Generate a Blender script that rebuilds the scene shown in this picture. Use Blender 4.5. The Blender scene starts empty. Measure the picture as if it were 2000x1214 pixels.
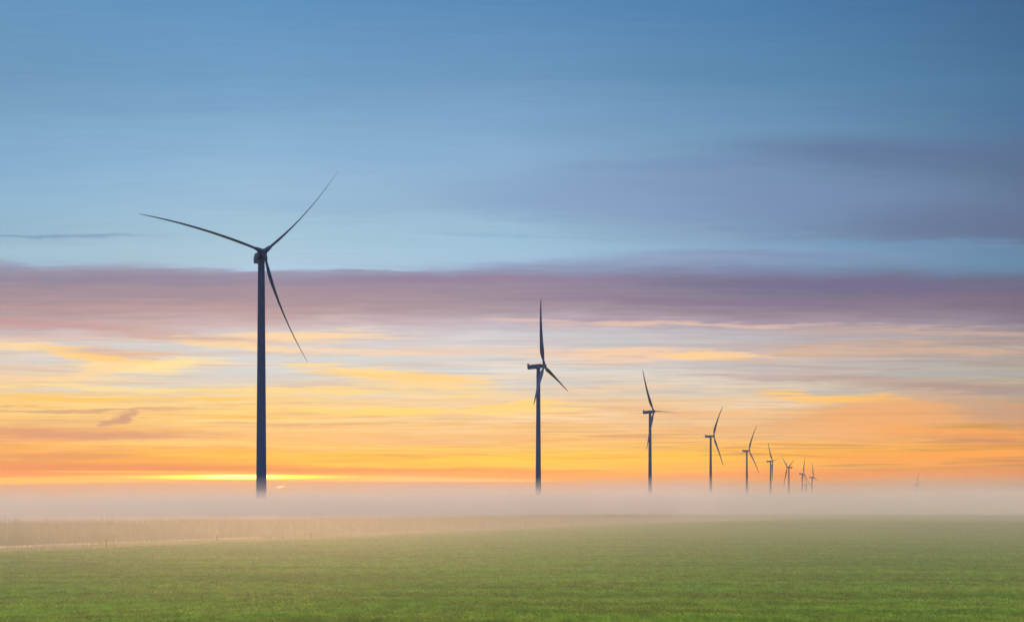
import bpy, bmesh, math, random
import numpy as np
from mathutils import Vector, Matrix
random.seed(7)
rng = np.random.default_rng(11)
scene = bpy.context.scene
COL = scene.collection

# ------------------------------------------------------------ camera
EYE = 2.6
FOC = 1900.0                      # focal length in pixels of a 2000 px wide frame
cam_d = bpy.data.cameras.new("camera")
cam_d.sensor_width = 36.0
cam_d.lens = FOC / 2000.0 * 36.0
cam_d.shift_y = 0.197
cam_d.clip_start = 0.1
cam_d.clip_end = 60000
cam = bpy.data.objects.new("camera", cam_d)
cam.location = (0, 0, EYE)
cam.rotation_euler = (math.radians(90), 0, 0)
COL.objects.link(cam)
scene.camera = cam

# ------------------------------------------------------------ exposure, sampling
scene.view_settings.view_transform = 'Standard'
scene.view_settings.look = 'None'
scene.view_settings.exposure = 0.0
scene.view_settings.gamma = 1.0
scene.cycles.volume_bounces = 8
scene.cycles.max_bounces = 10
scene.cycles.diffuse_bounces = 2
scene.cycles.use_denoising = True

# ------------------------------------------------------------ colour helpers
def s2l(c):
    c = c / 255.0
    return c / 12.92 if c <= 0.04045 else ((c + 0.055) / 1.055) ** 2.4
def lin(rgb, k=1.0):
    return (s2l(rgb[0]) * k, s2l(rgb[1]) * k, s2l(rgb[2]) * k, 1.0)

class NT:
    """small helper for building node graphs"""
    def __init__(self, tree):
        self.t = tree
    def n(self, typ, **kw):
        nd = self.t.nodes.new(typ)
        for k, v in kw.items():
            setattr(nd, k, v)
        return nd
    def l(self, a, b):
        self.t.links.new(a, b)
    def val(self, sock, v):
        if isinstance(v, (int, float, tuple, list)):
            sock.default_value = v
        else:
            self.l(v, sock)
    def math(self, op, a, b=0.0, c=None, clamp=False):
        nd = self.n('ShaderNodeMath', operation=op, use_clamp=clamp)
        self.val(nd.inputs[0], a); self.val(nd.inputs[1], b)
        if c is not None: self.val(nd.inputs[2], c)
        return nd.outputs[0]
    def smooth(self, x, a, b, lo=0.0, hi=1.0):
        nd = self.n('ShaderNodeMapRange', interpolation_type='SMOOTHSTEP')
        self.val(nd.inputs[0], x); nd.inputs[1].default_value = a; nd.inputs[2].default_value = b
        nd.inputs[3].default_value = lo; nd.inputs[4].default_value = hi
        return nd.outputs[0]
    def mix(self, f, a, b, blend='MIX'):
        nd = self.n('ShaderNodeMix', data_type='RGBA', blend_type=blend)
        self.val(nd.inputs[0], f); self.val(nd.inputs[6], a); self.val(nd.inputs[7], b)
        return nd.outputs[2]
    def noise(self, vec, scale=1.0, detail=3.0, rough=0.55, dist=0.0):
        nd = self.n('ShaderNodeTexNoise', noise_dimensions='2D')
        self.l(vec, nd.inputs['Vector'])
        nd.inputs['Scale'].default_value = scale; nd.inputs['Detail'].default_value = detail
        nd.inputs['Roughness'].default_value = rough; nd.inputs['Distortion'].default_value = dist
        return nd.outputs[0]
    def mapping(self, vec, loc=(0, 0, 0), rot=0.0, scale=(1, 1, 1), typ='POINT'):
        nd = self.n('ShaderNodeMapping', vector_type=typ)
        self.l(vec, nd.inputs[0]); nd.inputs[1].default_value = loc
        nd.inputs[2].default_value = (0, 0, rot); nd.inputs[3].default_value = scale
        return nd.outputs[0]

# ------------------------------------------------------------ sky
# Dawn sky as a function of world direction only: U = x/y, V = z/y, written in units
# where 1900 = the tangent of 45 degrees (so 100 units are about 3 degrees).
XS = [0, 500, 1000, 1500, 2000]
SKY = {   # elevation line : colours from north-west to north-east
 -400: [(99,141,180),(95,141,184),(88,134,179),(78,121,166),(62,102,144)],
 0: [(100,148,188),(95,147,191),(88,137,184),(75,124,172),(63,104,144)],
 150: [(109,153,189),(113,158,197),(108,151,189),(91,137,174),(71,114,152)],
 250: [(125,167,201),(132,173,207),(127,167,203),(106,147,183),(80,117,155)],
 330: [(134,174,207),(146,183,213),(140,175,208),(114,146,179),(88,112,143)],
 400: [(144,182,209),(157,191,215),(144,177,205),(118,148,181),(95,118,149)],
 460: [(149,182,203),(163,196,215),(155,190,213),(123,152,184),(99,114,143)],
 490: [(159,192,209),(169,199,217),(159,194,217),(133,166,198),(99,134,166)],
 508: [(157,182,201),(173,202,219),(161,190,215),(131,156,190),(99,138,168)],
 518: [(147,150,173),(175,201,221),(152,174,202),(126,146,178),(101,135,165)],
 528: [(150,145,164),(154,152,175),(144,152,180),(122,132,166),(98,128,158)],
 545: [(149,139,155),(153,141,158),(145,135,158),(122,119,145),(103,106,134)],
 575: [(164,143,152),(168,145,154),(157,139,155),(129,121,142),(117,105,128)],
 605: [(178,153,155),(185,157,157),(166,149,159),(143,129,145),(125,111,128)],
 628: [(190,160,162),(206,178,176),(188,172,184),(168,150,164),(134,122,140)],
 650: [(204,184,184),(216,200,196),(206,200,206),(184,176,184),(158,144,148)],
 690: [(222,204,190),(218,208,200),(220,210,204),(200,184,178),(172,158,152)],
 725: [(232,208,178),(222,212,200),(226,220,210),(204,194,190),(174,166,152)],
 760: [(244,208,150),(238,212,168),(232,212,188),(216,200,178),(178,164,148)],
 790: [(248,204,128),(250,210,142),(242,206,162),(232,198,160),(196,160,130)],
 825: [(240,190,120),(248,202,134),(244,204,152),(236,186,132),(216,156,108)],
 855: [(234,167,111),(252,193,116),(251,201,130),(242,183,112),(229,149,86)],
 880: [(251,177,84),(255,191,96),(255,200,104),(252,185,90),(235,157,77)],
 900: [(245,167,93),(255,183,84),(255,198,77),(255,181,69),(226,151,84)],
 916: [(237,150,107),(247,163,100),(251,173,84),(249,169,78),(220,147,95)],
 930: [(255,165,72),(255,179,82),(251,173,93),(241,161,94),(216,145,104)],
 945: [(224,168,146),(234,174,144),(226,168,146),(206,156,142),(184,142,138)],
 975: [(214,172,158),(224,182,160),(220,180,160),(200,162,148),(180,148,138)],
 1010: [(210,178,162),(222,188,168),(216,184,166),(196,168,152),(176,154,142)],
}
GAIN = {}      # per elevation line: what the haze in front takes away
def sky_rows():
    rows = []
    for y in sorted(SKY):
        rows.append((y, [lin(c) for c in SKY[y]]))
    return rows

def build_world():
    w = bpy.data.worlds.new("World")
    scene.world = w
    w.use_nodes = True
    t = w.node_tree
    t.nodes.clear()
    N = NT(t)
    out = N.n('ShaderNodeOutputWorld'); bg = N.n('ShaderNodeBackground')
    N.l(bg.outputs[0], out.inputs[0])
    tc = N.n('ShaderNodeTexCoord')
    sep = N.n('ShaderNodeSeparateXYZ'); N.l(tc.outputs['Generated'], sep.inputs[0])
    X, Y, Z = sep.outputs
    m = N.math('MAXIMUM', Y, 0.25)
    px = N.math('MULTIPLY_ADD', N.math('DIVIDE', X, m), FOC, 1000.0)
    py = N.math('MULTIPLY_ADD', N.math('DIVIDE', Z, m), -FOC, 1001.0)
    comb = N.n('ShaderNodeCombineXYZ'); N.l(px, comb.inputs[0]); N.l(py, comb.inputs[1])
    P = comb.outputs[0]
    # slow undulation of the layers and the fibres of the cirrus
    slow = N.noise(N.mapping(P, scale=(1/420, 1/60, 1)), 1.0, 4.0, 0.6)
    fine = N.noise(N.mapping(P, loc=(3.1, 7.7, 0), rot=0.004, scale=(1/150, 1/9, 1)), 1.0, 5.0, 0.62, 0.3)
    fibre = N.noise(N.mapping(P, loc=(9.3, 2.1, 0), rot=-0.012, scale=(1/330, 1/11, 1)), 1.0, 6.0, 0.62, 0.6)
    thread = N.noise(N.mapping(P, loc=(1.3, 6.1, 0), rot=0.006, scale=(1/210, 1/4.2, 1)), 1.0, 3.0, 0.6, 0.2)
    wx = N.noise(N.mapping(P, loc=(5, 5, 0), scale=(1/90, 1/22, 1)), 1.0, 4.0, 0.6)
    dy = N.math('ADD', N.math('MULTIPLY', N.math('SUBTRACT', slow, 0.5), 34.0),
                N.math('MULTIPLY', N.math('SUBTRACT', fine, 0.5), 20.0))
    # calmer near the horizon, where the layers lie flat and thin
    dy = N.math('MULTIPLY', dy, N.smooth(py, 840, 925, 1.0, 0.25))
    yw = N.math('ADD', py, dy)
    dx = N.math('MULTIPLY', N.math('SUBTRACT', wx, 0.5), 90.0)
    c2 = N.n('ShaderNodeCombineXYZ'); N.l(N.math('ADD', px, dx), c2.inputs[0]); N.l(yw, c2.inputs[1])
    PW = c2.outputs[0]
    y0, y1 = -400.0, 1010.0
    tt = N.math('DIVIDE', N.math('SUBTRACT', yw, y0), y1 - y0, clamp=True)
    rows = sky_rows()
    cols = []
    for i in range(5):
        r = N.n('ShaderNodeValToRGB'); r.color_ramp.interpolation = 'LINEAR'
        el = r.color_ramp.elements
        el[0].position = 0.0; el[0].color = rows[0][1][i]
        el[1].position = 1.0; el[1].color = rows[-1][1][i]
        for y, c in rows[1:-1]:
            e = el.new((y - y0) / (y1 - y0)); e.color = c[i]
        N.l(tt, r.inputs[0]); cols.append(r.outputs[0])
    c = cols[0]
    for i in range(1, 5):
        f = N.n('ShaderNodeMapRange'); N.l(px, f.inputs[0])
        f.inputs[1].default_value = XS[i-1]; f.inputs[2].default_value = XS[i]
        c = N.mix(f.outputs[0], c, cols[i])
    # streaked brightness of the thin cloud
    amp = N.smooth(py, 480, 760, 0.10, 0.42)
    amp = N.math('MULTIPLY', amp, N.smooth(py, 915, 950, 1.0, 0.2))
    k = N.math('MULTIPLY_ADD', N.math('SUBTRACT', fibre, 0.5), amp, 1.0)
    k2 = N.math('MULTIPLY_ADD', N.math('SUBTRACT', fine, 0.5), N.math('MULTIPLY', amp, 0.6), 1.0)
    k3 = N.math('MULTIPLY_ADD', N.math('SUBTRACT', thread, 0.5), N.math('MULTIPLY', N.math('MULTIPLY', amp, 0.5), N.smooth(py, 480, 700, 0.25, 1.0)), 1.0)
    kk = N.math('MULTIPLY', N.math('MULTIPLY', k, k2), k3)
    c = N.mix(1.0, c, kk, 'MULTIPLY')
    # warm and cool streaks between elevations 640 and 900
    st = N.noise(N.mapping(P, loc=(1.7, 4.4, 0), rot=0.01, scale=(1/520, 1/17, 1)), 1.0, 6.0, 0.6, 0.4)
    st2 = N.noise(N.mapping(P, loc=(6.7, 1.4, 0), rot=-0.006, scale=(1/380, 1/8.5, 1)), 1.0, 5.0, 0.6, 0.5)
    cool = N.math('MULTIPLY', N.smooth(py, 625, 680), N.smooth(py, 735, 800, 1.0, 0.0))
    low = N.math('MULTIPLY', N.smooth(py, 760, 830), N.smooth(py, 900, 930, 1.0, 0.0))
    right = N.smooth(px, 500, 2000, 1.0, 0.62)
    def dim(rgb):
        return N.mix(1.0, lin(rgb), right, 'MULTIPLY')
    c = N.mix(N.math('MULTIPLY', N.smooth(st, 0.50, 0.34), N.math('MULTIPLY', cool, 0.75)), c, dim((210, 214, 214)))
    c = N.mix(N.math('MULTIPLY', N.smooth(st, 0.54, 0.68), N.math('MULTIPLY', cool, 0.45)), c, dim((252, 208, 164)))
    c = N.mix(N.math('MULTIPLY', N.smooth(st2, 0.52, 0.64), N.math('MULTIPLY', cool, 0.35)), c, dim((214, 178, 168)))
    c = N.mix(N.math('MULTIPLY', N.smooth(st, 0.52, 0.66), N.math('MULTIPLY', low, 0.60)), c, dim((255, 198, 112)))
    c = N.mix(N.math('MULTIPLY', N.smooth(st2, 0.53, 0.66), N.math('MULTIPLY', low, 0.60)), c, dim((255, 176, 72)))
    c = N.mix(N.math('MULTIPLY', N.smooth(st2, 0.46, 0.34), N.math('MULTIPLY', low, 0.55)), c, dim((226, 160, 122)))

    # single clouds : centre x, centre y, half length, half thickness, slope (degrees, + = down to the right), colour, opacity, sharpness, fibre share
    F = [
     # upper sky, grey violet veils
     (1780, 300, 480, 34, 0.5, (92, 110, 148), .42, 0), (1700, 296, 260, 7, 0.8, (94, 110, 148), .25, 0), (1250, 250, 420, 26, -1.2, (112, 148, 186), .28, 0), (600, 395, 330, 18, 1.0, (142, 176, 208), .30, 0), (1420, 385, 620, 62, 1.0, (120, 142, 182), .45, 0),
     (1960, 440, 420, 46, 0.0, (98, 112, 148), .55, 0), (1350, 320, 330, 14, -1.0, (112, 140, 182), .35, 0),
     (1120, 392, 330, 34, 2.0, (134, 164, 204), .40, 0), (760, 300, 420, 16, 1.0, (130, 172, 212), .30, 0),
     (1600, 150, 500, 20, 2.5, (84, 130, 172), .30, 0), (350, 205, 400, 20, -1.5, (104, 150, 192), .22, 0),
     (110, 461, 240, 4, 1.2, (118, 148, 180), .60, 0), (1210, 465, 260, 3, 0.2, (138, 172, 202), .55, 0),
     (950, 462, 260, 3, 0.6, (142, 176, 206), .45, 0),
     (620, 521, 300, 6, 0.4, (176, 206, 228), .65, 0), (60, 500, 260, 9, 0.5, (160, 194, 214), .50, 0),
     (1460, 497, 300, 10, 0.4, (124, 136, 172), .45, 0), (1250, 512, 360, 12, -0.6, (140, 152, 186), .40, 0),
     (1800, 478, 330, 9, 0.5, (112, 154, 190), .45, 0),
     (900, 545, 420, 8, 0.6, (150, 126, 156), .55, 0), (1650, 556, 520, 12, 1.0, (112, 104, 142), .55, 0),
     (1500, 586, 560, 9, 0.3, (134, 112, 146), .50, 0), (250, 548, 330, 10, 0.5, (144, 130, 160), .45, 0),
     (300, 600, 420, 10, 0.0, (190, 150, 152), .45, 0), (620, 566, 280, 8, 0.0, (176, 142, 158), .40, 0),
     (70, 632, 330, 8, 2.2, (198, 152, 148), .60, 0), (330, 655, 220, 12, 4.0, (206, 164, 152), .60, 0),
     # thin cream and peach streaks under the violet bank
     (1330, 632, 420, 5, 0.6, (232, 194, 172), .75, 1), (1800, 648, 420, 6, 0.8, (208, 174, 156), .60, 1),
     (40, 674, 110, 9, 0.5, (255, 218, 164), .90, 1), (600, 656, 260, 9, 0.0, (255, 216, 164), .85, 1),
     (450, 676, 170, 9, 5.5, (255, 216, 156), .80, 1), (640, 688, 300, 5, 0.3, (252, 216, 176), .60, 1),
     (1230, 690, 290, 12, 0.0, (252, 206, 164), .80, 1), (1370, 690, 110, 9, 0.0, (255, 210, 146), .75, 1),
     (1800, 682, 330, 13, 0.8, (220, 178, 148), .65, 1), (880, 690, 200, 8, 0.0, (236, 206, 186), .55, 1),
     # bright wisps at the left
     (190, 700, 150, 12, 9.0, (255, 210, 136), .95, 2), (290, 715, 170, 11, -2.0, (255, 226, 160), 1.0, 2), (250, 706, 90, 6, 4.0, (255, 200, 120), .6, 2),
     (180, 728, 130, 13, -15.0, (252, 214, 158), .70, 2), (230, 690, 120, 8, 3.0, (226, 178, 140), .60, 1),
     (770, 736, 210, 15, 5.5, (255, 210, 136), 1.0, 2), (680, 719, 130, 8, 5.0, (255, 218, 150), .80, 2),
     (640, 752, 150, 8, 3.0, (214, 188, 174), .60, 0), (860, 757, 200, 9, 4.0, (252, 212, 150), .60, 1),
     (450, 735, 190, 13, 0.0, (214, 208, 200), .60, 0),
     # long level bars
     (250, 757, 560, 4, 0.2, (255, 222, 150), .75, 1), (700, 766, 420, 8, 1.0, (255, 216, 132), .75, 1),
     (230, 777, 420, 6, 0.3, (255, 200, 92), .85, 1), (160, 797, 330, 3, 0.2, (212, 164, 122), .80, 0),
     (760, 803, 460, 7, -0.6, (255, 216, 116), .80, 1), (1020, 789, 110, 7, -2.0, (255, 214, 120), .80, 1),
     (600, 823, 380, 5, 0.3, (255, 220, 136), .50, 1), (240, 812, 40, 10, -24.0, (206, 152, 124), .90, 0),
     (213, 820, 16, 9, -38.0, (208, 156, 126), .75, 0),
     (140, 846, 340, 12, 0.7, (216, 148, 118), .75, 0), (860, 856, 300, 10, 0.5, (240, 182, 126), .65, 0),
     (400, 868, 400, 8, 0.0, (255, 208, 122), .60, 1), (120, 892, 260, 7, 0.5, (222, 148, 112), .75, 0),
     (1050, 905, 480, 12, -0.5, (255, 208, 62), .75, 1), (620, 892, 320, 6, 0.0, (255, 194, 76), .60, 1),
     (200, 914, 470, 10, 0.4, (234, 148, 118), .85, 0), (820, 917, 420, 5, 0.2, (236, 156, 110), .75, 0),
     # right hand side
     (1620, 742, 330, 8, 1.6, (184, 156, 150), .70, 0), (1900, 762, 300, 8, 1.6, (172, 142, 138), .70, 0),
     (1500, 722, 260, 7, 1.0, (190, 170, 168), .50, 0), (1180, 764, 150, 9, 0.0, (248, 208, 160), .60, 1),
     (1640, 776, 190, 8, 3.2, (255, 194, 104), .90, 2), (1560, 770, 90, 6, 1.5, (252, 200, 130), .60, 1),
     (1440, 798, 170, 8, 1.5, (250, 202, 140), .55, 1), (1340, 799, 240, 8, 1.0, (238, 180, 132), .50, 0),
     (1720, 812, 230, 34, -4.0, (242, 168, 102), .70, 0), (1800, 838, 330, 9, 2.0, (250, 164, 78), .65, 1),
     (1960, 806, 160, 26, 12.0, (200, 154, 126), .55, 0), (1850, 784, 130, 12, 8.0, (192, 166, 146), .50, 0),
     (1500, 835, 330, 14, 0.0, (236, 184, 136), .50, 0), (1860, 888, 330, 12, -1.0, (252, 164, 68), .70, 1),
     (1300, 905, 330, 16, 0.0, (255, 190, 66), .60, 1), (1780, 925, 420, 9, -0.4, (226, 148, 104), .60, 0),
     # the glowing slit over the fog and a glint under it
     (150, 936, 420, 6.5, -0.7, (255, 176, 30), 1.0, 3), (560, 932, 420, 5.5, 0.4, (255, 184, 36), 1.0, 3),
     (470, 931, 230, 4.5, -0.1, (255, 226, 90), 1.0, 3), (468, 930, 100, 4, 0.0, (255, 246, 160), 1.0, 3),
     (820, 937, 300, 3, 0.2, (255, 186, 70), .75, 3), (300, 921, 260, 2, 0.3, (255, 190, 90), .6, 3),
    ]
    for i, (cx, cy, a, b, ang, rgb, op, kind) in enumerate(F):
        src = PW if kind < 3 else P
        q = N.mapping(src, loc=(cx, cy, 0), rot=math.radians(ang), scale=(a * 1.15, b * 1.45, 1), typ='TEXTURE')
        g = N.n('ShaderNodeTexGradient', gradient_type='SPHERICAL'); N.l(q, g.inputs[0])
        v = g.outputs['Fac']
        if kind in (1, 2):      # wispy: the fibres eat into it
            v = N.math('ADD', v, N.math('MULTIPLY', N.math('SUBTRACT', fibre if kind == 1 else fine, 0.5), 1.3 if kind == 1 else 1.2))
            v = N.math('ADD', v, N.math('MULTIPLY', N.math('SUBTRACT', thread, 0.5), 0.7))
            f = N.smooth(v, 0.0, 0.8 if kind == 1 else 0.72, 0.0, op)
            f = N.math('MULTIPLY', f, N.smooth(g.outputs['Fac'], 0.0, 0.2))
        elif kind == 3:
            f = N.smooth(v, 0.0, 0.55, 0.0, op)
        else:
            f = N.smooth(v, 0.0, 0.8, 0.0, op)
        c = N.mix(f, c, lin(rgb, 1.2 if kind == 3 else 1.0))
    glow = N.mapping(P, loc=(470, 931, 0), scale=(170, 6, 1), typ='TEXTURE')
    g = N.n('ShaderNodeTexGradient', gradient_type='SPHERICAL'); N.l(glow, g.inputs[0])
    c = N.mix(N.math('MULTIPLY', g.outputs['Fac'], SLIT), c, (1.0, 0.72, 0.22, 1), 'ADD')
    gl = N.mapping(P, loc=(548, 950, 0), rot=math.radians(-10), scale=(10, 2.2, 1), typ='TEXTURE')
    g = N.n('ShaderNodeTexGradient', gradient_type='SPHERICAL'); N.l(gl, g.inputs[0])
    c = N.mix(N.math('MULTIPLY', g.outputs['Fac'], 1.6), c, (1.0, 0.6, 0.05, 1), 'ADD')
    # what the low haze takes from the sky near the horizon is given back by the brighter air behind it
    e = N.math('MAXIMUM', N.math('DIVIDE', N.math('SUBTRACT', 1001.0, py), FOC), 0.0343)
    T = N.math('EXPONENT', N.math('DIVIDE', -HAZE_D * 147.4, e))
    S = N.n('ShaderNodeVectorMath', operation='SCALE'); S.inputs[0].default_value = AIR
    N.l(N.math('SUBTRACT', 1.0, T), S.inputs['Scale'])
    D = N.n('ShaderNodeVectorMath', operation='SUBTRACT'); N.l(c, D.inputs[0]); N.l(S.outputs[0], D.inputs[1])
    S2 = N.n('ShaderNodeVectorMath', operation='SCALE'); S2.inputs[0].default_value = (0.0, 0.025, 0.10)
    N.l(N.smooth(py, 860, 930), S2.inputs['Scale'])
    D0 = N.n('ShaderNodeVectorMath', operation='SUBTRACT'); N.l(D.outputs[0], D0.inputs[0]); N.l(S2.outputs[0], D0.inputs[1]); D = D0
    D2 = N.n('ShaderNodeVectorMath', operation='MAXIMUM'); N.l(D.outputs[0], D2.inputs[0]); D2.inputs[1].default_value = (0.012, 0.012, 0.012)
    D3 = N.n('ShaderNodeVectorMath', operation='SCALE'); N.l(D2.outputs[0], D3.inputs[0]); N.l(N.math('DIVIDE', 1.0, T), D3.inputs['Scale'])
    c = D3.outputs[0]
    # high overhead and behind the viewer
    zen = N.smooth(Z, 0.50, 0.95)
    c = N.mix(zen, c, ZENITH_FILL)
    back = N.smooth(Y, 0.30, -0.35)
    bc = N.mix(N.smooth(Z, 0.0, 0.9), BACK_LOW, ZENITH_FILL)
    c = N.mix(back, c, bc)
    N.l(c, bg.inputs[0]); bg.inputs[1].default_value = 1.0

SLIT = 0.6
HAZE_D = 0.00009
AIR = (0.26, 0.26, 0.27)
ZENITH_FILL = (1.95, 1.52, 1.32, 1)  # unseen sky overhead, brightened and warmed as added fill for crop and fog
BACK_LOW = (0.12, 0.14, 0.22, 1)
build_world()

# ------------------------------------------------------------ sun, just risen behind the cloud slit
sun_d = bpy.data.lights.new("sun", 'SUN')
sun_d.energy = 0.75
sun_d.angle = math.radians(10)
sun_d.color = (1.0, 0.55, 0.26)
sun = bpy.data.objects.new("sun", sun_d)
sd = Vector((-0.262, 1.0, 0.06)).normalized()      # towards the sun
sun.rotation_euler = sd.to_track_quat('Z', 'Y').to_euler()
sun.location = (0, 0, 60)
COL.objects.link(sun)

# ------------------------------------------------------------ object helpers
def link(name, me, mat=None, parent=None):
    o = bpy.data.objects.new(name, me)
    if mat is not None and me is not None and not me.materials:
        me.materials.append(mat)
    o.parent = parent
    COL.objects.link(o)
    return o
def mesh_np(name, V, F, mat, smooth=False):
    """V (n,3) array, F (m,3) or (m,4) array"""
    me = bpy.data.meshes.new(name)
    V = np.ascontiguousarray(V, dtype=np.float32); F = np.ascontiguousarray(F, dtype=np.int32)
    me.vertices.add(len(V)); me.vertices.foreach_set('co', V.ravel())
    k = F.shape[1]
    me.loops.add(F.size); me.loops.foreach_set('vertex_index', F.ravel())
    me.polygons.add(len(F)); me.polygons.foreach_set('loop_start', np.arange(0, F.size, k, dtype=np.int32))
    me.update(calc_edges=True)
    if smooth:
        me.polygons.foreach_set('use_smooth', np.ones(len(F), dtype=bool))
    me.materials.append(mat)
    return me
def tag(o, **kw):
    for k, v in kw.items():
        o[k] = v
    return o

def material(name, color=(0.5, 0.5, 0.5, 1), rough=0.6, spec=0.4):
    m = bpy.data.materials.new(name)
    m.use_nodes = True
    b = m.node_tree.nodes['Principled BSDF']
    b.inputs['Base Color'].default_value = color
    b.inputs['Roughness'].default_value = rough
    b.inputs['Specular IOR Level'].default_value = spec
    return m, NT(m.node_tree), b

# ------------------------------------------------------------ lie of the land
RX, RY = -42.0, 80.0                      # a point on the foot of the reeds
DX, DY = 0.386, 0.922                     # the direction the ditch runs
def s_of(x, y):                           # metres to the right of the reeds
    return (x - RX) * DY - (y - RY) * DX
def along(x, y):
    return (x - RX) * DX + (y - RY) * DY
def sstep(t, a, b):
    t = np.clip((t - a) / (b - a), 0, 1)
    return t * t * (3 - 2 * t)
def height(x, y):
    x = np.asarray(x, float); y = np.asarray(y, float)
    s = s_of(x, y)
    h = 1.27 * sstep(y, 60, 235) * sstep(s, 4, 48) * (1 - 0.42 * sstep(s, 55, 115))
    h = h - 1.6 * sstep(y, 235, 420) * sstep(s, 4, 48)
    h = h + 0.05 * np.sin(x * 0.11 + 1.3) * np.sin(y * 0.07) * sstep(s, 6, 20)
    h = h - 0.25 * np.exp(-((s + 2.0) / 3.0) ** 2)          # shallow ditch at the foot of the reeds
    return h

# ------------------------------------------------------------ ground material
def ground_material():
    m, N, b = material("soil_and_crop", rough=0.95, spec=0.1)
    geo = N.n('ShaderNodeNewGeometry')
    sep = N.n('ShaderNodeSeparateXYZ'); N.l(geo.outputs['Position'], sep.inputs[0])
    x, y, z = sep.outputs
    s = N.math('SUBTRACT', N.math('MULTIPLY', N.math('SUBTRACT', x, RX), DY),
               N.math('MULTIPLY', N.math('SUBTRACT', y, RY), DX))
    P = geo.outputs['Position']
    Pd = N.mapping(P, rot=-math.atan2(DX, DY) * 0 + 0.0, scale=(1, 1, 1))
    edge = N.noise(N.mapping(P, scale=(0.35, 0.35, 1)), 1.0, 3.0)
    s2 = N.math('MULTIPLY_ADD', N.math('SUBTRACT', edge, 0.5), 3.0, s)
    big = N.noise(N.mapping(P, scale=(1/14, 1/5, 1)), 1.0, 4.0, 0.6)
    mid = N.noise(N.mapping(P, loc=(4, 9, 0), scale=(1.4, 0.9, 1)), 1.0, 5.0, 0.7)
    tiny = N.noise(N.mapping(P, scale=(9, 9, 1)), 1.0, 4.0, 0.7)
    crop = N.mix(big, (0.175, 0.250, 0.032, 1), (0.275, 0.340, 0.055, 1))
    crop = N.mix(N.smooth(mid, 0.35, 0.7, 0.0, 0.6), crop, (0.270, 0.350, 0.075, 1))
    crop = N.mix(N.smooth(tiny, 0.3, 0.75, 0.0, 0.6), crop, (0.080, 0.140, 0.022, 1))
    verge = N.mix(mid, (0.36, 0.30, 0.13, 1), (0.52, 0.45, 0.24, 1))
    verge = N.mix(N.smooth(big, 0.4, 0.62, 0.0, 0.7), verge, (0.27, 0.28, 0.09, 1))
    s3 = N.math('MULTIPLY_ADD', N.math('SUBTRACT', edge, 0.5), 1.2, s)
    verge = N.mix(N.math('MULTIPLY', N.smooth(s3, 0.6, 1.4), N.smooth(s3, 6.5, 7.8, 1.0, 0.0)), verge, N.mix(tiny, (0.56, 0.49, 0.31, 1), (0.70, 0.63, 0.42, 1)))
    f = N.smooth(s2, 13.0, 18.0)
    c = N.mix(f, verge, crop)
    N.l(c, b.inputs['Base Color'])
    bump = N.n('ShaderNodeBump'); bump.inputs['Strength'].default_value = 0.9; bump.inputs['Distance'].default_value = 0.12
    N.l(N.math('ADD', mid, tiny), bump.inputs['Height']); N.l(bump.outputs[0], b.inputs['Normal'])
    return m
M_ground = ground_material()

def build_ground():
    gx = np.concatenate([-np.geomspace(4200, 150, 26), np.arange(-144, 200, 3.0), np.geomspace(203, 4200, 26)])
    gy = np.concatenate([np.array([-400, -200, -100, -50, -20, 0, 10]), np.arange(14, 460, 3.0), np.geomspace(465, 4200, 30)])
    X, Y = np.meshgrid(gx, gy)
    Z = height(X, Y)
    V = np.stack([X.ravel(), Y.ravel(), Z.ravel()], 1)
    ny, nx = X.shape
    i = np.arange(ny - 1)[:, None] * nx + np.arange(nx - 1)[None, :]
    F = np.stack([i, i + 1, i + nx + 1, i + nx], -1).reshape(-1, 4)
    me = mesh_np("ground", V, F, M_ground, smooth=True)
    tag(link("ground", me), kind="structure")
build_ground()

# ------------------------------------------------------------ leaf material
def leaf_material(name, c1, c2, c3, transl, scale=(0.22, 0.5)):
    m, N, b = material(name, rough=0.55, spec=0.25)
    geo = N.n('ShaderNodeNewGeometry')
    P = geo.outputs['Position']
    n1 = N.noise(N.mapping(P, scale=(scale[0], scale[1], 1)), 1.0, 4.0, 0.6)
    r = geo.outputs['Random Per Island']
    c = N.mix(r, c1, c2)
    c = N.mix(N.smooth(n1, 0.38, 0.66, 0.0, 0.75), c, c3)
    n2 = N.noise(N.mapping(P, loc=(2, 8, 0), scale=(1.7, 1.1, 1)), 1.0, 4.0, 0.65)
    n3 = N.noise(N.mapping(P, loc=(5, 1, 0), rot=0.02, scale=(1/22, 1/2.2, 1)), 1.0, 3.0, 0.6)
    c = N.mix(1.0, c, N.smooth(n3, 0.36, 0.64, 0.78, 1.14), 'MULTIPLY')
    c = N.mix(1.0, c, N.smooth(n2, 0.32, 0.68, 0.76, 1.18), 'MULTIPLY')
    N.l(c, b.inputs['Base Color'])
    tr = N.n('ShaderNodeBsdfTranslucent'); N.l(c, tr.inputs[0])
    mx = N.n('ShaderNodeMixShader'); mx.inputs[0].default_value = transl
    out = [n for n in m.node_tree.nodes if n.type == 'OUTPUT_MATERIAL'][0]
    N.l(b.outputs[0], mx.inputs[1]); N.l(tr.outputs[0], mx.inputs[2]); N.l(mx.outputs[0], out.inputs[0])
    return m
M_crop = leaf_material("crop_leaf", (0.110, 0.255, 0.020, 1), (0.330, 0.475, 0.062, 1), (0.165, 0.420, 0.030, 1), 0.4)
M_reed = leaf_material("reed_straw", (0.39, 0.34, 0.19, 1), (0.58, 0.52, 0.31, 1), (0.42, 0.41, 0.20, 1), 0.5, (0.06, 0.06))
M_verge = leaf_material("verge_grass", (0.34, 0.33, 0.13, 1), (0.54, 0.50, 0.26, 1), (0.26, 0.30, 0.10, 1), 0.3, (0.2, 0.2))

def in_view(y, margin=8.0):
    return y * 1000.0 / FOC + margin

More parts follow.
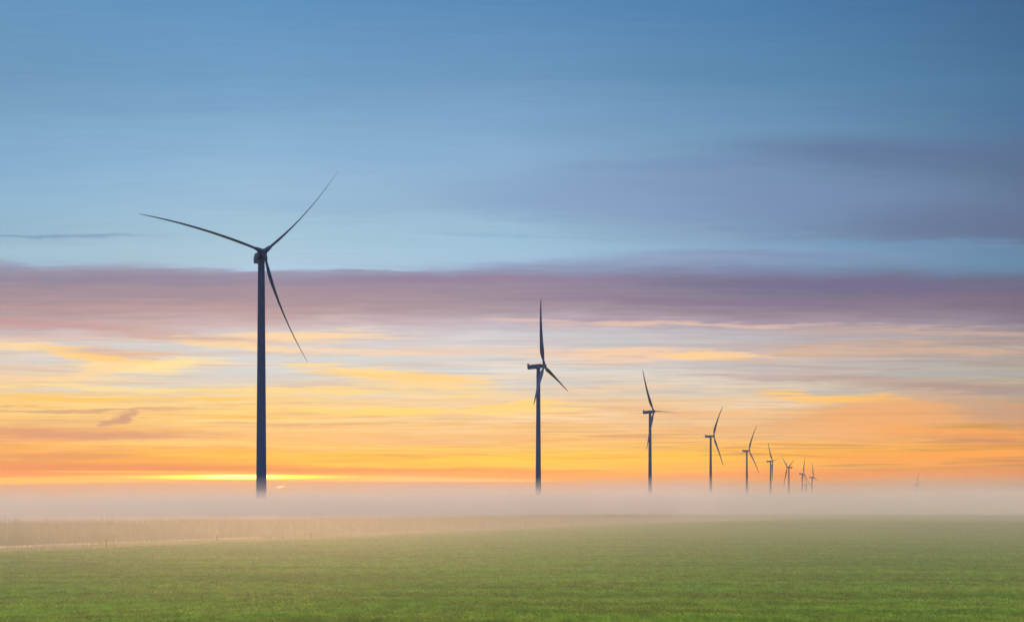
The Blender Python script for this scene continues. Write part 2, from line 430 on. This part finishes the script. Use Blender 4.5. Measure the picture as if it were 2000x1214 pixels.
def blades(x, y, h, w, lean, tip=0.15):
    """one bent blade of two quads-in-one strip per point: returns V, F (quads)"""
    n = len(x)
    z = height(x, y)
    az = rng.uniform(0, 2 * np.pi, n); la = rng.uniform(0, 2 * np.pi, n)
    l1 = lean * h * rng.uniform(0.2, 1.0, n)
    cx, cy = np.cos(az) * w / 2, np.sin(az) * w / 2
    lx, ly = np.cos(la) * l1, np.sin(la) * l1
    V = np.empty((n, 6, 3), np.float32)
    def put(k, px, py, pz):
        V[:, k, 0] = px; V[:, k, 1] = py; V[:, k, 2] = pz
    put(0, x - cx * .6, y - cy * .6, z - 0.02); put(1, x + cx * .6, y + cy * .6, z - 0.02)
    put(2, x + lx * .35 + cx, y + ly * .35 + cy, z + h * .6); put(3, x + lx * .35 - cx, y + ly * .35 - cy, z + h * .6)
    hh = h * (1 - 0.25 * lean * rng.uniform(0, 1, n))
    put(4, x + lx + cx * tip, y + ly + cy * tip, z + hh); put(5, x + lx - cx * tip, y + ly - cy * tip, z + hh)
    b = np.arange(n)[:, None] * 6
    F = np.concatenate([b + np.array([[0, 1, 2, 3]]), b + np.array([[3, 2, 4, 5]])], 0)
    return V.reshape(-1, 3), F

def build_crop():
    xs, ys, hs, ws = [], [], [], []
    y0 = 21.0
    while y0 < 170:
        y1 = y0 * 1.12
        area = (in_view(y0) + in_view(y1)) * (y1 - y0)
        dens = 430.0 * (24.0 / y0) ** 1.35
        n = int(area * dens)
        y = rng.uniform(y0, y1, n); x = rng.uniform(-1, 1, n) * in_view(y)
        k = (0.047 + 0.0 * y) * (y / 24.0) ** 0.35
        # clumps, bare patches and drill rows
        cl = np.sin(x * 2.1 + 2 * np.sin(y * .9)) * np.sin(y * 2.6 + 1.5 * np.sin(x * .7)) + 0.6 * np.sin(x * .31 + y * .23) * np.sin(y * .41 - x * .12)
        keep = (s_of(x, y) > 13.5 + rng.uniform(0, 1, n) ** .5 * 5 + 0.6 * np.sin(x * .35)) & (rng.uniform(0, 1, n) < 0.80 + 0.25 * cl)
        x, y, k, cl = x[keep], y[keep], k[keep], cl[keep]
        xs.append(x); ys.append(y); hs.append(k * rng.uniform(0.7, 2.2, len(x)) * np.clip(1.0 + 0.35 * cl, .45, 1.8)); ws.append(k * rng.uniform(0.35, 0.85, len(x)))
        y0 = y1
    x, y, h, w = map(np.concatenate, (xs, ys, hs, ws))
    V, F = blades(x, y, h, w, 1.1, 0.45)
    tag(link("crop", mesh_np("crop", V, F, M_crop)), kind="stuff", label="low green leafy crop covering the whole near field")
    print("crop blades", len(x))
build_crop()

def strip(n, s0, s1, a0, a1, power=1.0):
    """random points in the strip along the ditch; denser near the viewer"""
    t = rng.uniform(0, 1, n) ** power
    a = a0 + (a1 - a0) * t
    s = rng.uniform(s0, s1, n)
    x = RX + DX * a + DY * s
    y = RY + DY * a - DX * s
    return x, y, a

def build_reeds():
    n = 210000
    x, y, a = strip(n, -13, -0.2, -45, 400, 1.5)
    off = 1.1 * np.sin(a * .21 + 1.0) + 0.7 * np.sin(a * .83) + 0.4 * np.sin(a * 2.3)
    front = s_of(x, y) > -0.9 + 0.5 * off
    h0_ = np.where(front, 0.45, 1.0)
    wob = 0.5 + 0.5 * np.sin(a * .35) * np.sin(a * .13 + 1)
    h = h0_ * rng.normal(1.70, 0.24, n) * (0.93 + 0.10 * wob + 0.05 * np.sin(a * 1.7))
    sc = (np.hypot(x, y) / 90.0)
    V, F = blades(x, y, h, 0.026 * np.maximum(sc, .8), 0.38, 0.3)
    # feathery heads that stick out of the top
    m = 2600
    x, y, a = strip(m, -11, -0.5, -45, 400, 1.2)
    h2 = rng.uniform(1.75, 2.3, m) + rng.uniform(0, .3, m) * (np.sin(a * .37) + np.sin(a * 1.3) > 1.0)
    sc = (np.hypot(x, y) / 90.0)
    V2, F2 = blades(x, y, h2, 0.04 * np.maximum(sc, .8), 0.2, 0.5)
    V = np.concatenate([V, V2]); F = np.concatenate([F, F2 + n * 6])
    tag(link("reeds", mesh_np("reeds", V, F, M_reed)), kind="stuff", label="tall dry straw coloured reeds along the ditch")
build_reeds()

def build_verge():
    n = 60000
    x, y, a = strip(n, 0.5, 18.0, -45, 300, 1.4)
    s = s_of(x, y)
    dark = (np.sin(a * .16) * np.sin(a * .05 + s * .3) > 0.25)
    keep = (s > 6.2 + 0.5 * np.sin(a)) | (rng.uniform(0, 1, n) < 0.12)
    x, y, a, s, dark = x[keep], y[keep], a[keep], s[keep], dark[keep]; n = len(x)
    h = rng.uniform(0.06, 0.18, n) * (1 + 1.8 * dark * (s < 12))
    sc = np.maximum(np.hypot(x, y) / 90.0, .8)
    V, F = blades(x, y, h, 0.04 * sc, 0.8, 0.3)
    tag(link("verge_grass", mesh_np("verge_grass", V, F, M_verge)), kind="stuff", label="short pale dry grass between the reeds and the crop")
build_verge()

# ------------------------------------------------------------ fence posts on the verge
M_post, Np, bp = material("weathered_wood", rough=0.9, spec=0.1)
geo = Np.n('ShaderNodeTexCoord')
nn = Np.n('ShaderNodeTexNoise'); Np.l(geo.outputs['Object'], nn.inputs['Vector']); nn.inputs['Scale'].default_value = 14
Np.l(Np.mix(nn.outputs[0], (0.035, 0.028, 0.02, 1), (0.10, 0.08, 0.055, 1)), bp.inputs['Base Color'])
def post_mesh():
    bm = bmesh.new()
    prof = [(0.045, -0.3), (0.045, 0.0), (0.043, 0.5), (0.042, 0.70), (0.034, 0.74), (0.0, 0.75)]
    rings = []
    for r, z in prof:
        if r == 0:
            rings.append([bm.verts.new((0, 0, z))])
        else:
            rings.append([bm.verts.new((r * math.cos(k * math.pi / 5) * (1 + .06 * math.sin(k * 2 + z)), r * math.sin(k * math.pi / 5), z)) for k in range(10)])
    for a, b in zip(rings, rings[1:]):
        for k in range(10):
            if len(b) == 1: bm.faces.new((a[k], a[(k + 1) % 10], b[0]))
            else: bm.faces.new((a[k], a[(k + 1) % 10], b[(k + 1) % 10], b[k]))
    bm.faces.new(rings[0][::-1])
    me = bpy.data.meshes.new("fence_post"); bm.to_mesh(me); bm.free()
    return me
pm = post_mesh()
POSTS = [  # pixel x, pixel y of the foot, height, lean, label
 (208, 1069, 0.62, 1, "weathered wooden post on the grass strip by the reeds, leftmost of the thin posts"),
 (424, 1057, 0.56, -2, "thin wooden post on the grass strip just left of the nearest turbine tower"),
 (608, 1051, 0.64, 1, "thin wooden post on the grass strip just right of the nearest turbine tower"),
 (946, 1031, 0.50, 2, "faint far post on the grass strip, left of the second turbine tower"),
 (1056, 1027, 0.55, 0, "farthest faint post on the grass strip, below the second turbine tower"),
]
for i, (ppx, ppy, hh, ln, lab) in enumerate(POSTS):
    yy = FOC * EYE / (ppy - 1001.0); xx = (ppx - 1000.0) / FOC * yy
    o = link("fence_post", pm, M_post)
    o.location = (xx, yy, float(height(xx, yy)))
    o.scale = (1, 1, hh / 0.75)
    o.rotation_euler = (math.radians(ln), math.radians(ln * .7), i)
    tag(o, label=lab, category="fence post", group="thin posts on the grass strip by the reeds")

# ------------------------------------------------------------ wind turbines
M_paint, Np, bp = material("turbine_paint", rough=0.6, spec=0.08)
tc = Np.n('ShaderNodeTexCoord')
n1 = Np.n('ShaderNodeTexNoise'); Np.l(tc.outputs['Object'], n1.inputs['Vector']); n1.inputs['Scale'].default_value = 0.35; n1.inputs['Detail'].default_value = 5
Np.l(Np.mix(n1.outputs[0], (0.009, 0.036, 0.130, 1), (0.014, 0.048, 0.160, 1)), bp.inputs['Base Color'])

def ring_mesh(name, rings, closed_ends=True, smooth=True, sharp_faces=()):
    bm = bmesh.new()
    vr = [[bm.verts.new(p) for p in r] for r in rings]
    n = len(rings[0])
    for a, b in zip(vr, vr[1:]):
        for k in range(n):
            f = bm.faces.new((a[k], a[(k + 1) % n], b[(k + 1) % n], b[k])); f.smooth = smooth
    if closed_ends:
        bm.faces.new(vr[0][::-1]); bm.faces.new(vr[-1])
    bmesh.ops.recalc_face_normals(bm, faces=bm.faces)
    me = bpy.data.meshes.new(name); bm.to_mesh(me); bm.free()
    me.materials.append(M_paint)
    return me

HUB_H = 100.0
def tower_mesh():
    rings = []
    zs = [-4, 0, 0.3, 0.31, 20, 40, 60, 80, 97.0, 97.8, 97.81, 98.4]
    for z in zs:
        t = max(z, 0) / HUB_H
        r = 1.96 - 0.74 * t ** 1.05
        if z <= 0.3: r += 0.22
        if z > 97.8: r = 1.32
        rings.append([(r * math.cos(a), r * math.sin(a), z) for a in [2 * math.pi * k / 40 for k in range(40)]])
    return ring_mesh("tower", rings)

# local rotor frame: +X = the way the rotor faces, Z = up, origin on the tower axis at hub height
OVER, TAIL, TILT = 4.2, 7.42, 0.0406
def rrect(x, w, h, zc, r, n=5):
    pts = []
    for cx, cz, a0 in ((w - r, h - r, 0), (-w + r, h - r, 90), (-w + r, -h + r, 180), (w - r, -h + r, 270)):
        for k in range(n):
            a = math.radians(a0 + 90 * k / (n - 1))
            pts.append((x, cx + r * math.cos(a), zc + cz + r * math.sin(a)))
    return pts
def nacelle_mesh():
    secs = [(-TAIL, 1.12, 1.12, -.04, .25), (-TAIL + .12, 1.3, 1.3, -.04, .28), (-TAIL + .5, 1.36, 1.34, -.03, .3), (-4, 1.42, 1.36, 0, .32), (-1, 1.46, 1.38, 0, .34),
            (1.2, 1.46, 1.36, .02, .4), (2.0, 1.40, 1.28, .06, .6), (2.35, 1.22, 1.15, .10, .8), (2.45, 1.0, 1.0, .12, .85)]
    return ring_mesh("nacelle", [rrect(*s) for s in secs])
def cooler_mesh():
    secs = [(-TAIL + .05, .95, .06, 1.30, .05), (-TAIL + .02, .95, .62, 1.85, .10), (-TAIL + .62, .95, .62, 1.85, .10), (-TAIL + .75, .95, .06, 1.30, .05)]
    return ring_mesh("cooler", [rrect(s[0], s[1], s[2], s[3], s[4]) for s in secs], smooth=False)
def hub_mesh():
    prof = [(-1.35, 1.0), (-1.3, 1.25), (-0.7, 1.42), (0, 1.45), (0.6, 1.36), (1.1, 1.1), (1.45, 0.75), (1.62, 0.38), (1.66, 0.08)]
    return ring_mesh("rotor_hub", [[(x * .92, .86 * r * math.cos(a), .86 * r * math.sin(a)) for a in [2 * math.pi * k / 32 for k in range(32)]] for x, r in prof])
R_TIP, K_TIP = 43.45, 2.92
def blade_mesh(SAG):
    """local: Z along the blade, X = towards the wind (leading edge of a feathered blade), Y = tangential"""
    st = [(0.9, .95, 1.0), (1.6, .95, 1.0), (2.4, .98, .96), (3.6, 1.25, .80), (5.2, 1.80, .56), (7.0, 2.40, .40), (9.0, 2.72, .32), (11.5, 2.62, .28), (15, 2.28, .25),
          (19, 1.92, .23), (24, 1.58, .21), (29, 1.28, .19), (34, 1.00, .18), (38, .78, .17), (41, .56, .16), (42.6, .36, .16), (43.2, .20, .16), (43.45, .07, .2)]
    st = [(r, (c * 1.13) if r > 3 else 1.8 * c / .95, th) for r, c, th in st]
    rings = []
    for r, c, th in st:
        t = r / R_TIP
        wind = K_TIP * (0.35 * t + 0.65 * t ** 2)               # pre-bend and cone towards the wind
        side = SAG * (t ** 2 - t)                               # sweep of the feathered blade
        p = math.radians(100 - 14 * min(1, t * 1.6))
        circ = max(0.0, min(1.0, (3.8 - r) / 2.6))
        pts = []
        for k in range(20):
            a = 2 * math.pi * k / 20
            u = 0.5 * math.cos(a)                                # +.5 = leading edge
            xc = 0.5 - u                                         # 0 leading, 1 trailing
            foil = 0.5 * math.sin(a) * (1.15 * (1 - xc) ** .35 * (1 - .55 * xc)) if xc < 1 else 0.0
            yy_ = (foil * (1 - circ) + 0.5 * math.sin(a) * circ) * c * th
            uu = (u - (0.20 * (1 - circ))) * c
            pts.append((wind + uu * math.sin(p) + yy_ * math.cos(p), side - uu * math.cos(p) + yy_ * math.sin(p), r))
        rings.append(pts)
    return ring_mesh("blade", rings)
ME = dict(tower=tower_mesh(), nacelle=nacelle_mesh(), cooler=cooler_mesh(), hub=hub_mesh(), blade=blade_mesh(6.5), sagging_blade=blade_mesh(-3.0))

TURB = [  # x, y, facing (deg), first blade angle (deg), blade scale, label
 (-94.8, 367.9, 27.2, 170.7, (1.035, 1.02, 1.01), "largest and nearest dark wind turbine, facing the viewer, leftmost of the row"),
 (17.5, 646.9, 68.8, 103.0, (1, 1, 1), "second wind turbine from the left, seen side on with one blade pointing straight up"),
 (133.2, 938.6, 51.3, 121.4, (1, 1, 1), "third wind turbine from the left, one blade up and one pointing level to the right"),
 (253.0, 1238.7, 102.9, 124.2, (1, 1, 1), "fourth wind turbine from the left, two blades opening to the right like a wide V"),
 (368.7, 1527.3, 107.2, 118.6, (1, 1, 1), "fifth wind turbine from the left, hazy, with a long lower right blade"),
 (487.5, 1834.1, 55.0, 129.9, (1, 1, 1), "sixth wind turbine from the left, one blade hanging down over its tower"),
 (593.8, 2086.4, -82.6, 139.8, (1, 1, 1), "seventh wind turbine, the only one facing left, its blades in a Y"),
 (721.8, 2418.9, 90.1, 100.9, (1, 1, 1), "eighth wind turbine from the left, faded, one blade up and one down to the right"),
 (818.1, 2652.0, 51.0, 107.6, (1, 1, 1), "pale last turbine of the tight row, its upper blade almost upright"),
 (1008.5, 3337.6, 45.6, 135.4, (1, 1, 1), "faintest tiny turbine half sunk in the fog between the last two of the row"),
 (1360.4, 3270.0, 113.0, 99.2, (1, 1, 1), "lone tiny faded turbine far to the right of the row"),
]
def copy_or(name, me, parent, mtx, first):
    o = link(name, me, None, parent)
    o.matrix_local = mtx
    return o
def build_turbine(x, y, psi, th, sc, lab):
    root = bpy.data.objects.new("wind_turbine", None)
    COL.objects.link(root)
    root.location = (x, y, float(height(x, y)) * 0)
    tag(root, label=lab, category="wind turbine", group="wind turbines standing in a long row in the fog")
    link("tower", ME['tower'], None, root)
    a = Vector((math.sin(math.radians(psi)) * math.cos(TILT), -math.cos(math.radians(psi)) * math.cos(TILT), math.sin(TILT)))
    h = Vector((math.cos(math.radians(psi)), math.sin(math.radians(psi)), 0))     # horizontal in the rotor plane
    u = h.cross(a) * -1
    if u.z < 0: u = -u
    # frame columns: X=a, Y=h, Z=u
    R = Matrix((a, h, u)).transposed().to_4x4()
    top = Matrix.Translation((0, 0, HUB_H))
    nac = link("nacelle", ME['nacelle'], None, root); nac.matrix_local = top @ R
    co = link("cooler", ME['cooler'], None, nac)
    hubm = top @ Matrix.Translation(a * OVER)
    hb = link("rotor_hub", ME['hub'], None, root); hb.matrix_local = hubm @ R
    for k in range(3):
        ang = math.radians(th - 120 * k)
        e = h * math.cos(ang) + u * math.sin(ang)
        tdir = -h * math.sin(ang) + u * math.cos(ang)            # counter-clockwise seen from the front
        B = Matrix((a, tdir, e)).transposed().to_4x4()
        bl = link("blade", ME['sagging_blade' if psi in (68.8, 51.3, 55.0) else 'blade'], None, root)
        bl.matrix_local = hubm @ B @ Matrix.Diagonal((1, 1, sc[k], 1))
    return root
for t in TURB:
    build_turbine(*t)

# ------------------------------------------------------------ air: haze box, ground fog bank, thin mist on the field
def volume_mat(name, density, color, g):
    m = bpy.data.materials.new(name); m.use_nodes = True
    t = m.node_tree; t.nodes.clear()
    o = t.nodes.new('ShaderNodeOutputMaterial'); v = t.nodes.new('ShaderNodeVolumePrincipled')
    v.inputs['Density'].default_value = density
    v.inputs['Color'].default_value = color
    v.inputs['Anisotropy'].default_value = g
    t.links.new(v.outputs[0], o.inputs['Volume'])
    return m
def box(name, x0, x1, y0, y1, z0, z1, mat):
    V = np.array([(x, y, z) for z in (z0, z1) for y in (y0, y1) for x in (x0, x1)])
    F = np.array([(0, 2, 3, 1), (4, 5, 7, 6), (0, 1, 5, 4), (1, 3, 7, 5), (3, 2, 6, 7), (2, 0, 4, 6)])
    return link(name, mesh_np(name, V, F, mat))
FOG_D, MIST_D = 0.030, 0.0092
tag(box("haze", -4300, 4300, -500, 4300, -5.5, 150, volume_mat("haze_air", HAZE_D, (0.80, 0.88, 0.97, 1), 0.0)), kind="stuff")

def build_fog(name, rise, dens, g, lab, off=0.0):
    """closed slab: front edge follows the reeds, then swings across the field; gently rolling top"""
    nx, nd = 170, 36
    us = np.linspace(-1.35 - .02 * off, 1.35 + .02 * off, nx)                      # direction x/y from the viewer's part of the field
    ks = np.concatenate([[0], np.geomspace(0.02, 1, nd - 1)])
    top = np.zeros((nd, nx, 3)); bot = np.zeros((nd, nx, 3))
    for j, u in enumerate(us):
        # distance where s = -15
        den = u * DY - DX
        num = -15.0 + RX * DY - RY * DX
        yf = num / den if den < -1e-3 else 1e9
        yf = min(max(yf, 60), 210 + 15 * math.sin(u * 5) + 85 * math.exp(-((u - 0.15) / 0.09) ** 2)) - 13.0 * off
        hf = 2.6 + rise * yf * (1 + 0.05 * math.sin(u * 9 + 1 + off) + 0.05 * math.sin(u * 23 + 2 * off) + 0.02 * math.sin(u * 61 + off))
        for i, k in enumerate(ks):
            y = yf + (4100 + 23 * off - yf) * k
            z = hf + 0.5 * math.sin(y * .011 + u * 6) * min(1, k * 8)
            top[i, j] = (u * y, y, z); bot[i, j] = (u * y, y, -4.0 - 0.31 * off)
    V = np.concatenate([top.reshape(-1, 3), bot.reshape(-1, 3)])
    n = nd * nx
    i = (np.arange(nd - 1)[:, None] * nx + np.arange(nx - 1)[None, :]).ravel()
    F = [np.stack([i, i + 1, i + nx + 1, i + nx], 1), n + np.stack([i, i + nx, i + nx + 1, i + 1], 1)]
    r = np.arange(nx - 1); F.append(np.stack([r, r + n, r + 1 + n, r + 1], 1))
    r2 = r + (nd - 1) * nx; F.append(np.stack([r2, r2 + 1, r2 + 1 + n, r2 + n], 1))
    q = np.arange(nd - 1) * nx; F.append(np.stack([q, q + nx, q + nx + n, q + n], 1))
    q2 = q + nx - 1; F.append(np.stack([q2, q2 + n, q2 + nx + n, q2 + nx], 1))
    me = mesh_np(name, V, np.concatenate(F), volume_mat(name + "_air", dens, (1.0, 0.958, 0.928, 1), g))
    tag(link(name, me), kind="stuff", label=lab)
build_fog("ground_fog", 0.0170, FOG_D, 0.45, "dense low bank of dawn fog lying behind the field")
build_fog("thin_fog", 0.0245, 0.013, 0.4, "thinner fog rising off the bank", 1.0)
build_fog("fog_veil", 0.040, 0.0066, 0.3, "faint upper veil of the fog", 2.0)
tag(box("mist", -900, 900, 14, 900, -4.5, 2.32, volume_mat("mist_air", MIST_D, (1.0, 0.96, 0.92, 1), 0.75)), kind="stuff", label="thin mist lying on the crop")
